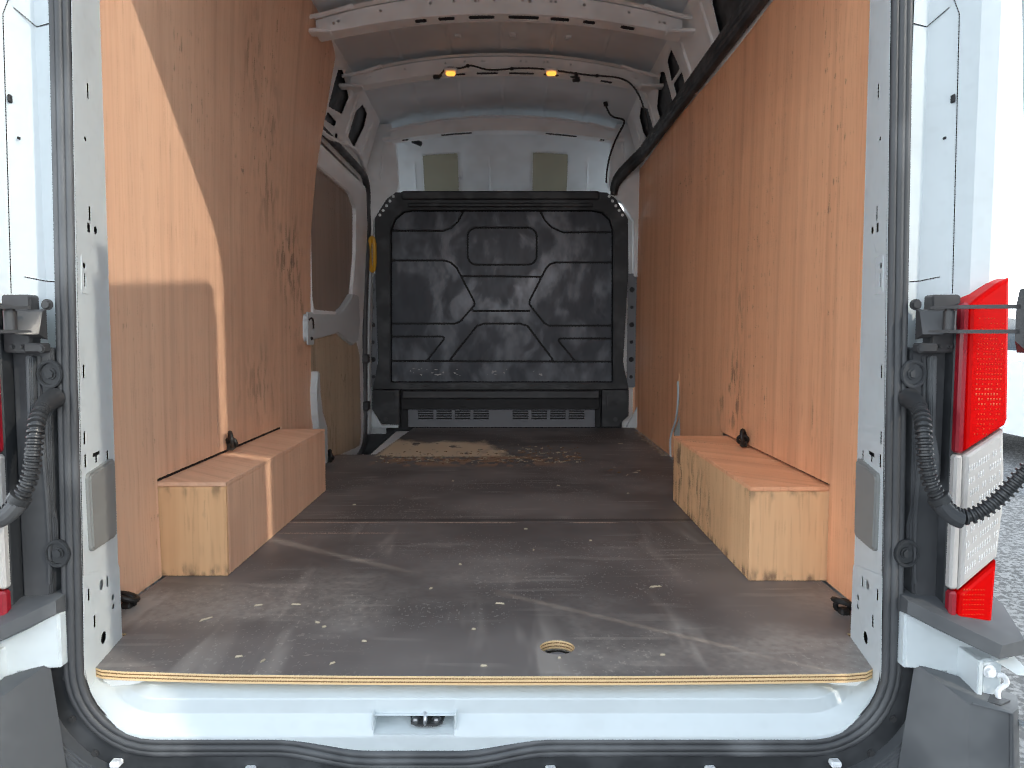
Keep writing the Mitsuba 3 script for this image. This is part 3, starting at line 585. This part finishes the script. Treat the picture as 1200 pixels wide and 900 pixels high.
# ---- rounded frame path (seal line) of the opening
def frame_poly(inset=0.0):
    q = Polygon([(-.772, -.130), (.772, -.130), (.728, 1.985), (-.728, 1.985)])
    q = q.buffer(-.15 - inset + .0, quad_segs=12, join_style=2) if False else q.buffer(-.15).buffer(.15, quad_segs=14)
    return q.buffer(-inset, quad_segs=14) if inset else q
def frame_path(inset, n=260):
    e = frame_poly(inset).exterior
    L = e.length
    P = np.array([e.interpolate(L * i / n).coords[0] for i in range(n)])
    return P
def dipped(P, amt=.026):
    P = P.copy()
    w = np.clip(1 - np.abs(P[:, 0] + .13) / .26, 0, 1); w = np.clip(w * 1.5, 0, 1); w = w * w * (3 - 2 * w)
    P[:, 1] -= amt * w * (P[:, 1] < .1)
    return P
se = []
for ins, yy, r in ((-.011, -.090, .0072), (.001, -.093, .0078), (.0125, -.091, .0070)):
    Q = dipped(frame_path(ins))
    se.append(tube([(x, yy, z) for x, z in Q], r, 10, closed=True))
Q0, Q1 = dipped(frame_path(-.016)), dipped(frame_path(.019))
se.append(grid([[(*q[[0]], -.084, q[1]) for q in np.vstack([R, R[:1]])] for R in (Q0, Q1)]))
add('door_seal', se, 'rubber', V, smooth=40, label='ribbed black rubber door seal round the rear opening')
# header above the opening (out of the picture) and gutter
hdp = Polygon([(-.86, 1.40), (.86, 1.40), (.86, 2.10), (-.86, 2.10)]).difference(frame_poly(.005)).intersection(sbox(-.9, 1.55, .9, 2.2))
add('rear_header', [slab(hdp, 'xz', -.075, -.02)], 'white_paint', V, smooth=False)

# ---- sill: lofted along the lower part of the opening, with the latch recess
SP = [(-.045, -.086), (.003, -.096), (.011, -.096), (.038, -.074), (.042, -.0715), (.067, -.0755), (.071, -.071), (.0915, -.028), (.090, .05)]
JP = [(-.0285 * t - .005, -.07 + .175 * t) for t in np.linspace(0, 1, len(SP))]
base = frame_poly(.017)
bx0 = base.bounds
cr = .135
st = []
for z in np.linspace(.22, .03, 6): st.append((-.757 + .022 * z, z, 1.0, 0.0))
cxl, cz = -.757 + cr, -.113 + cr
for a in np.linspace(0, math.pi / 2, 13): st.append((cxl - cr * math.cos(a), cz - cr * math.sin(a), math.cos(a), math.sin(a)))
xsill = sorted(set(np.round(np.linspace(-.60, .60, 25), 3).tolist() + [-.206, -.054]))
for x in xsill: st.append((x, -.113, 0.0, 1.0))
for a in np.linspace(math.pi / 2, 0, 13): st.append((-cxl + cr * math.cos(a), cz - cr * math.sin(a), -math.cos(a), math.sin(a)))
for z in np.linspace(.03, .22, 6): st.append((.757 - .022 * z, z, -1.0, 0.0))
G = []
for x, z, nx, nz in st:
    t = nz * nz * (3 - 2 * nz) if nz < 1 else 1
    G.append([(x + nx * (a[0] * t + b[0] * (1 - t)), a[1] * t + b[1] * (1 - t), z + nz * (a[0] * t + b[0] * (1 - t))) for a, b in zip(SP, JP)])
def skip(i, j):
    return j == 2 and st[i][0] > -.2065 and st[i + 1][0] < -.0535 and st[i][3] == 1.0 and st[i + 1][3] == 1.0
sill = add('sill', grid(G, skip), 'white_paint', V, smooth=28)
zr0, zr1 = -.113 + .011, -.113 + .038
rec = [rbox(-.208, -.052, -.030, -.026, zr0 - .02, zr1 + .02), rbox(-.210, -.2065, -.092, -.026, zr0 - .01, zr1 + .01), rbox(-.0535, -.050, -.092, -.026, zr0 - .01, zr1 + .01)]
rec += [hull([(-.208, -.0950, zr0), (-.052, -.0950, zr0), (-.208, -.03, zr0 + .012), (-.052, -.03, zr0 + .012), (-.208, -.0950, zr0 - .003), (-.052, -.0950, zr0 - .003), (-.208, -.03, zr0 + .009), (-.052, -.03, zr0 + .009)]), rbox(-.208, -.052, -.080, -.026, zr1 + .0, zr1 + .003)]
add('latch_recess', rec, 'white_paint', sill, smooth=False)
add('latch_plate', hull([(x, y, zz) for x, y in ((-.142, -.045), (-.138, -.075), (-.125, -.084), (-.090, -.084), (-.078, -.074), (-.075, -.045)) for zz in (zr0 + .009, zr0 + .013)]), 'hinge_metal', sill, smooth=False)
add('latch_striker', [tube(spline([(-.114, -.046, zr0 + .010), (-.114, -.05, zr0 + .028), (-.112, -.062, zr0 + .030), (-.110, -.078, zr0 + .026), (-.110, -.080, zr0 + .011)], 20), .0042, 8)], 'steel', sill)
add('latch_bolt', bolt((-.130, -.064, zr0 + .012), (0, 0, 1), .007, .004) + bolt((-.090, -.064, zr0 + .012), (0, 0, 1), .007, .004), 'steel', sill)
add('latch_bracket', rbox(-.166, -.146, -.05, -.032, zr0 + .012, zr1 - .004, .002), 'white_clip', sill)

# ------------------------------------------------------------------ rear corners, lamps, hinges
for nm, s in SIDE:
    # outer corner pressing in plan: gutter, corner post, side
    plan = [(.775, -.070), (.800, -.058), (.812, -.052), (.842, -.066), (.866, -.088), (.876, -.104), (.905, -.112), (.918, -.108), (.955, -.075), (.985, .0), (.989, .08)]
    G = [[(x - .020 * (z > 1.5) * (z - 1.5), y, z) for x, y in plan] for z in (.70, 1.0, 1.4, 1.7, 2.1)]
    k = add('corner_panel', mirror(grid(G), s), 'white_paint', V, smooth=25)
    add('panel_seam', mirror(tube([(.858, -.0815, .724), (.852, -.0775, 1.22), (.840, -.070, 1.26)], .0008, 5), s), 'groove_black', k)
    add('panel_seam', mirror(tube([(.775, -.0715, 1.205), (.806, -.056, 1.205), (.84, -.066, 1.235)], .0009, 5), s), 'groove_black', k)
    add('panel_seam', mirror(tube([(.775, -.0715, .745), (.812, -.053, .748), (.842, -.067, .755)], .0009, 5), s), 'groove_black', k)
    add('panel_hole', mirror(trimesh.util.concatenate([rbox(.846, .851, -.080, -.069, 1.065, 1.080), rbox(.838, .841, -.073, -.064, 1.002, 1.007)]), s), 'groove_black', k)
    # lower white corner behind the lamp
    G = [[(x, y, z) for x, y in plan] for z in (-.14, .3, .70)]
    add('corner_panel', mirror(grid(G), s), 'white_paint', V, smooth=25)
    # ---- tail lamp (the left cluster sits a little further out)
    def mirl(m, sgn):
        m = trimesh.util.concatenate(m) if isinstance(m, list) else m
        if sgn < 0: m = m.copy().apply_translation([.013, 0, 0])
        return mirror(m, sgn)
    Lk = num(f'{V}__tail_lamp')
    def lens(pts, y0=-.085, y1=-.150): return bevhull(pts, y0, y1, .007)
    red1 = [(.851, .700), (.868, .716), (.900, .740), (.919, .748), (.927, .502), (.923, .490), (.853, .443)]
    clr = [(.8535, .437), (.921, .4835), (.926, .40), (.926, .334), (.920, .2535), (.8535, .193)]
    red2 = [(.8535, .187), (.9195, .247), (.916, .134), (.912, .126), (.850, .120)]
    add('tail_lamp', mirl(rbox(.840, .853, -.128, -.06, .115, .705, .004), s), 'black_plastic', V, label='red and clear tail lamp cluster')
    add('lens_rim', mirl(rbox(.8385, .853, -.148, -.1285, .440, .705, .004), s), 'dark_red_lens', Lk)
    add('lens_rim', mirl(rbox(.8385, .853, -.148, -.1285, .117, .190, .004), s), 'dark_red_lens', Lk)
    k1 = add('red_lens', mirl(lens(red1), s), 'red_lens', Lk, smooth=False)
    k2 = add('clear_lens', mirl(lens(clr), s), 'clear_lens', Lk, smooth=False)
    k3 = add('lower_red_lens', mirl(lens(red2), s), 'red_lens', Lk, smooth=False)
    add('clear_strip', mirl(rbox(.8375, .8525, -.1475, -.1285, .194, .4365, .004), s), 'clear_lens', Lk)
    R = random.Random(5)
    fac, fl2, fl3 = [], [], []
    def pyr(x, z, w, h, y=-.150): return hull([(x - w, y + .001, z - h), (x + w, y + .001, z - h), (x - w, y + .001, z + h), (x + w, y + .001, z + h), (x, y - .0016, z)])
    for r in range(24):
        z = .475 + r * .0088
        for c in range(9):
            x = .868 + c * .0052
            if z < .452 + (x - .853) * .62 or R.random() < .25: continue
            fac.append(pyr(x, z, .0009 + .0008 * R.random() + (.0006 if 6 <= r < 12 else 0), .0016 + (.0022 if 6 <= r < 10 else 0) * R.random()))
    add('facet', mirl(fac, s), 'red_facet', Lk, smooth=False, kind='stuff')
    for c in range(14):
        x = .862 + c * .0041
        za, zb = .212 + (x - .8535) * .9, .420 + (x - .8535) * .65
        n = 9
        for i in range(n):
            a, b = za + (zb - za) * i / n, za + (zb - za) * (i + .86) / n
            if R.random() < .12: continue
            fl2.append(pyr(x, (a + b) / 2, .0008, (b - a) / 2))
    add('clear_facet', mirl(fl2, s), 'clear_facet', Lk, smooth=False, kind='stuff')
    for r in range(6):
        for c in range(8): fl3.append(pyr(.862 + c * .005, .150 + r * .009, .0011, .0016))
    add('lower_facet', mirl(fl3, s), 'red_facet', Lk, smooth=False, kind='stuff')
    # dark moulding between seal and lamp
    hs = rpoly([(.778, .625), (.852, .625), (.852, .16), (.800, .16), (.795, .215), (.786, .235), (.784, .30), (.790, .33), (.788, .50), (.778, .52)], .005)
    hk = add('lamp_moulding', mirror(bevslab(hs, 'xz', -.06, -.098, .004), s), 'dark_plastic', V, smooth=False)
    for z in (.578, .247):
        add('oval_recess', mirror(trimesh.util.concatenate([bevslab(affinity.scale(Point(.782, z).buffer(.026, quad_segs=8), .9, 1).difference(affinity.scale(Point(.782, z).buffer(.0195, quad_segs=8), .9, 1)), 'xz', -.098, -.106, .002), slab(Point(.782, z).buffer(.019), 'xz', -.098, -.1), trimesh.util.concatenate(bolt((.782, -.10, z), (0, -1, 0), .008, .004))]), s), 'black_plastic', hk, smooth=25)
    flap = rpoly([(.805, .61), (.818, .612), (.820, .47), (.829, .43), (.830, .395), (.822, .38), (.812, .40), (.809, .47)], .004)
    add('flap', mirror(bevslab(flap, 'xz', -.098, -.116, .004), s), 'bumper_plastic', hk, smooth=False)
    add('moulding_ridge', mirror(tube(spline([(.801, -.099, .61), (.801, -.10, .45), (.797, -.10, .34), (.800, -.10, .19)], 20), .004, 6), s), 'dark_plastic', hk)
    # black cap under the lamp
    cap = hull([(x, y, z) for x, y, z in ((.775, -.06, .172), (.775, -.125, .166), (.800, -.125, .166), (.905, -.195, .112), (.950, -.185, .118), (.965, -.10, .150), (.965, -.05, .160), (.775, -.125, .142), (.800, -.125, .140), (.900, -.195, .088), (.955, -.185, .092), (.965, -.05, .10), (.775, -.06, .130))])
    add('lamp_base_cap', mirror(cap, s), 'bumper_plastic', V, smooth=20)
    # white corner bracket below and the lower hinge
    br = rpoly([(.775, .138), (.800, .136), (.905, .085), (.905, -.03), (.885, -.03), (.805, .035), (.775, .037)], .004)
    add('corner_bracket', mirror(bevslab(br, 'xz', -.05, -.118, .004), s), 'white_paint', V, smooth=False)
    lh = num(f'{V}__lower_hinge')
    add('lower_hinge', mirror(trimesh.util.concatenate([bevslab(rrect(.874, .884, -.020, .078, .002), 'xz', -.118, -.180, .002), bevslab(rrect(.886, .924, -.018, .076, .006), 'xz', -.10, -.170, .004)]), s), 'white_paint', V, smooth=False)
    add('hinge_bolt', mirror(trimesh.util.concatenate(bolt((.898, -.170, .056), (0, -1, 0), .0085, .008)), s), 'white_clip', lh)
    add('hinge_hook', mirror(tube(spline([(.910, -.176, .050), (.922, -.180, .048), (.925, -.180, .036), (.914, -.180, .028), (.912, -.180, .010), (.916, -.178, .002)], 24), .0045, 8), s), 'white_clip', lh)
    for q in ([(.905, -.17, -.016), (.935, -.19, -.032), (.955, -.20, -.034), (.955, -.22, -.022), (.935, -.20, -.020), (.905, -.18, -.006)], [(.905, -.13, .085), (.945, -.16, .082), (.955, -.21, .062), (.93, -.20, .062), (.905, -.17, .076)]):
        add('hinge_strap', mirror(hull(q), s), 'white_paint', lh, smooth=25)
    # ---- upper hinge
    hk = num(f'{V}__upper_hinge')
    add('upper_hinge', mirror(bevslab(rrect(.800, .851, .617, .720, .006), 'xz', -.095, -.122, .003), s), 'hinge_metal', V, smooth=False, label='dark steel upper door hinge')
    add('bracket', mirror(trimesh.util.concatenate([hull([(.778, -.122, .690), (.822, -.150, .690), (.822, -.165, .655), (.800, -.160, .650), (.778, -.135, .650), (.778, -.11, .64), (.778, -.11, .695)]), rbox(.778, .81, -.13, -.10, .617, .634, .003)]), s), 'hinge_metal', hk, smooth=25)
    add('knuckle', mirror(trimesh.util.concatenate([cyl((.803, -.172, .658), (.803, -.172, .690), .0105, 18), cyl((.803, -.172, .690), (.803, -.172, .694), .008, 12)]), s), 'hinge_metal', hk)
    for z in (.696, .655):
        add('arm', mirror(trimesh.util.concatenate([hull([(.775, -.160, z - .002), (.775, -.160, z + .002), (.800, -.185, z - .002), (.800, -.185, z + .002), (.822, -.188, z - .003), (.822, -.188, z + .003), (.905, -.222, z - .0035), (.905, -.222, z + .0035), (.905, -.238, z - .0035), (.905, -.238, z + .0035), (.80, -.205, z - .003), (.80, -.205, z + .003)])]), s), 'hinge_metal', hk, smooth=20)
    add('door_plate', mirror(hull([(.896, -.21, .62), (.896, -.24, .62), (.896, -.21, .725), (.896, -.24, .725), (.902, -.21, .62), (.902, -.24, .725), (.880, -.228, .70), (.880, -.228, .64)]), s), 'hinge_metal', hk, smooth=20)
    for c_, r_ in (((.781, -.10, .703), .0075), ((.777, -.13, .624), .005), ((.818, -.122, .628), .0035), ((.835, -.122, .628), .0035)):
        add('hinge_bolt', mirror(trimesh.util.concatenate(bolt(c_, (0, -1, 0), r_, r_ * .8)), s), 'hinge_metal', hk)
    # ---- corrugated cable conduit to the door
    cp = spline([(.774, -.100, .535), (.768, -.150, .522), (.755, -.190, .497), (.752, -.205, .455), (.758, -.21, .410), (.775, -.215, .373), (.812, -.22, .345), (.850, -.23, .366), (.884, -.24, .408), (.918, -.26, .458)], 400)
    seg = np.concatenate([[0], np.cumsum(np.linalg.norm(np.diff(cp, axis=0), axis=1))])
    rad = .0118 + .0022 * np.sign(np.sin(seg / .0095 * 2 * np.pi)) * np.minimum(1, 3 * np.abs(np.sin(seg / .0095 * 2 * np.pi)))
    sm = (seg < .07)
    rad = np.where(sm, .0125, rad)
    ck = add('cable_conduit', mirror(tube(cp, rad, 14), s), 'conduit_black', V, smooth=40, label='black corrugated cable conduit looping to the door')
    i0 = int(np.argmin(np.linalg.norm(cp - np.array([.775, -.215, .373]), axis=1))); i1 = int(np.argmin(np.linalg.norm(cp - np.array([.812, -.22, .345]), axis=1)))
    add('sleeve', mirror(tube(cp[i0:i1:4] + np.array([-.002, -.004, -.005]), .0145, 12), s), 'dark_plastic', ck)
    add('collar', mirror(tube(cp[i0 - 6:i0 + 6], .0185, 16), s), 'conduit_black', ck)
    add('boot', mirror(tube(cp[0:60:6], np.linspace(.019, .0135, 10), 14), s), 'conduit_black', ck)
    # bare white metal strip beside the seal
    add('seal_flange', mirror(rbox(.776, .784, -.070, -.064, .20, .56, .001), s), 'white_paint', V)

# ---- open right rear door
dr_ = num(f'{V}__rear_door')
def door_quad(x_a, y_a, x_b, y_b, z0, z1, lean0, lean1, t):
    n = np.array([y_b - y_a, -(x_b - x_a)]); n = n / np.linalg.norm(n)
    out = []
    for z, l in ((z0, lean0), (z1, lean1)):
        for x, y in ((x_a, y_a), (x_b, y_b)):
            for k in (0, t): out.append((x - l - n[0] * k, y - n[1] * k, z))
    return hull(out)
dm = [door_quad(.925, -.256, 1.005, -1.13, -.13, 1.2, 0, .079, .045), door_quad(.846, -.256, .926, -1.13, 1.2, 1.86, 0, .045, .045), door_quad(.801, -.27, .880, -1.10, 1.86, 1.925, 0, .008, .045)]
add('rear_door', dm, 'white_paint', V, smooth=20, label='white right rear door swung open, seen edge on')

# ------------------------------------------------------------------ bumper
bk = num(f'{V}__bumper')
ap = sbox(-.92, -.40, .92, .05).difference(affinity.scale(frame_poly(-.014), 1, 1)).difference(Polygon(dipped(frame_path(-.012)))).intersection(sbox(-.92, -.40, .92, .038))
add('bumper', slab(ap, 'xz', -.06, -.088), 'black_plastic', V, smooth=False, label='grey plastic rear bumper with step')
for s in (-1, 1):
    cp_ = hull([(.800, -.110, .044), (.840, -.125, .020), (.960, -.14, .0), (.800, -.115, -.42), (.975, -.12, -.42), (.845, -.205, .012), (.905, -.225, .004), (.935, -.20, .002), (.965, -.15, .0), (.845, -.225, -.42), (.91, -.245, -.42), (.95, -.22, -.42), (.79, -.12, -.05), (.76, -.13, -.20), (.76, -.16, -.42)])
    inset = sbox(.45, -.45, .86, .036).difference(frame_poly(-.055)).buffer(-.004).buffer(.004)
    add('corner', mirror(trimesh.util.concatenate([cp_, bevslab(inset, 'xz', -.088, -.122, .008)]), s), 'bumper_plastic', bk, smooth=15)
    add('corner_ridge', mirror(tube([(.850, -.206, .014), (.905, -.227, .0065), (.908, -.236, -.20), (.910, -.2465, -.42)], .003, 6), s), 'bumper_plastic', bk)
    add('corner_recess', mirror(hull([(.858, -.190, .0135), (.90, -.205, .008), (.93, -.185, .006), (.89, -.155, .0125), (.858, -.190, .016), (.90, -.205, .011), (.93, -.185, .009), (.89, -.155, .0155)]), s), 'dark_plastic', bk)
    for x, z in ((.783, .005), (.775, -.075), (.735, -.142)):
        add('fixing_screw', mirror(trimesh.util.concatenate(bolt((x, -.089, z), (0, -1, 0), .005, .003)), s), 'hinge_metal', bk)
add('step_pad', rbox(-.74, .74, -.33, -.09, -.225, -.190, .008), 'black_plastic', bk)
for i in range(11):
    x = -.70 + i * .14
    add('tread', rbox(x - .062, x + .062, -.32, -.10, -.1895, -.184, .003), 'black_plastic', bk)
for x, z in ((-.692, -.158), (-.44, -.172), (.128, -.172), (.43, -.172), (.665, -.158)):
    add('clip', rbox(x - .010, x + .010, -.105, -.086, z - .006, z + .006, .003), 'white_clip', bk)

# ------------------------------------------------------------------ loose wood on the floor
CH = [(.422, .433, .05, .3), (.026, .311, .035, -.1), (-.462, .305, .035, 0), (-.64, .213, .05, .9), (-.495, .013, .022, .4), (-.44, -.007, .022, 1.2), (-.299, -.018, .02, .8), (-.257, .089, .016, .1), (-.72, 1.375, .04, 0.1), (-.536, 1.347, .02, 0),
      (.678, 2.885, .05, .4), (-.361, .168, .014, .6), (-.382, .193, .018, -.3), (-.029, .154, .014, .2), (.119, .759, .02, 1.3), (-.151, .42, .018, 1.0), (.10, 1.0, .018, .2), (.30, .86, .014, .5), (.0, -.03, .02, .1), (.36, .02, .018, .2), (.15, .006, .010, .3), (-.55, .30, .03, .5), (-.09, .62, .012, .2), (.52, 1.55, .02, .6), (.25, 1.7, .022, .1), (-.2, 1.8, .02, .8)]
WHICH = ['longest pale splinter, on the floor in front of the right wheel box', 'pale splinter lying in the middle of the rear floor board', 'pale splinter in front of the left wheel box end',
 'thin wood sliver nearest the left door pillar', 'pale chip nearest the rear ply edge, left of the latch recess', 'pale chip on the rear ply edge, second from the left pillar', 'pale chip on the rear ply edge, third from the left pillar',
 'pale speck of wood left of centre on the rear floor board', 'pale chip at the far inner corner of the left wheel box', 'small chip just behind the board seam on the left', 'pale splinter near the right end of the bulkhead',
 'tiny chip left of centre, nearer the rear edge of a close pair', 'tiny chip left of centre, the farther of a close pair', 'tiny chip in the centre of the rear floor board', 'thin sliver near the right end of the board seam', 'crooked chip at mid floor left of the centre line',
 'small chip on the strip between seam and scratch, right of centre', 'small chip in front of the board seam on the right', 'pale chip above the latch recess at the board edge', 'small chip to the right of the round floor hole', 'tiny chip in front of the round floor hole',
 'crooked splinter between the left wheel box and the splinter pair', 'tiny white speck at mid floor, just left of centre', 'small chip beside the far end of the right wheel box', 'small chip at mid depth on the front floor board', 'small chip left of centre on the front floor board']
for i, (x, y, l, a) in enumerate(CH):
    l *= .7; w = .0016 + .0016 * rng.random()
    P = np.array([(-l / 2, -w * .4, 0), (-l / 2, w * .5, 0), (l / 2, -w * .6, 0), (l / 2, w * .2, 0), (0, w, 0), (0, -w, 0), (-l / 3, 0, .004), (l / 3, w * .2, .003)])
    P = P @ np.array([[math.cos(a), math.sin(a), 0], [-math.sin(a), math.cos(a), 0], [0, 0, 1]]) + [x, y, .0006]
    thing('wood_chip', hull(P), 'wood_chip_mat', WHICH[i], 'wood chip', 'wood chips scattered on the floor', smooth=False)
db = []
for i in range(520):
    u = rng.random()
    if u < .62: x, y = rng.uniform(-.62, .42), rng.gauss(2.36, .05) if rng.random() < .6 else rng.uniform(2.25, 2.60)
    elif u < .75: x, y = rng.uniform(-.03, .45), rng.gauss(2.62, .10)
    elif u < .765: x, y = rng.uniform(.50, .66), rng.gauss(2.05, .08)
    else: x, y = .862 - abs(rng.gauss(0, .012)), rng.uniform(2.45, 3.4)
    l = rng.uniform(.004, .018); w = rng.uniform(.002, .005); a = rng.uniform(-.6, .6) + (0 if rng.random() < .7 else 1.3); h = rng.uniform(.001, .004)
    if y > 2.5 and x < -.64: continue
    P = np.array([(-l, -w, 0), (-l * .8, w, 0), (l, -w * .7, 0), (l * .7, w, 0), (0, 0, h), (l * .5, 0, h)]) @ np.array([[math.cos(a), math.sin(a), 0], [-math.sin(a), math.cos(a), 0], [0, 0, 1]]) + [x, y, .0006]
    db.append(hull(P))
k = add('wood_debris', db[::2], 'bark_mat', smooth=False)
labels[k] = {'label': 'brown bark and splinter crumbs scattered round the worn patch by the bulkhead', 'category': 'wood debris', 'kind': 'stuff'}
k = add('wood_crumbs', db[1::2], 'wood_chip_mat', smooth=False)
labels[k] = {'label': 'pale wood crumbs mixed into the debris round the worn patch', 'category': 'wood crumbs', 'kind': 'stuff'}
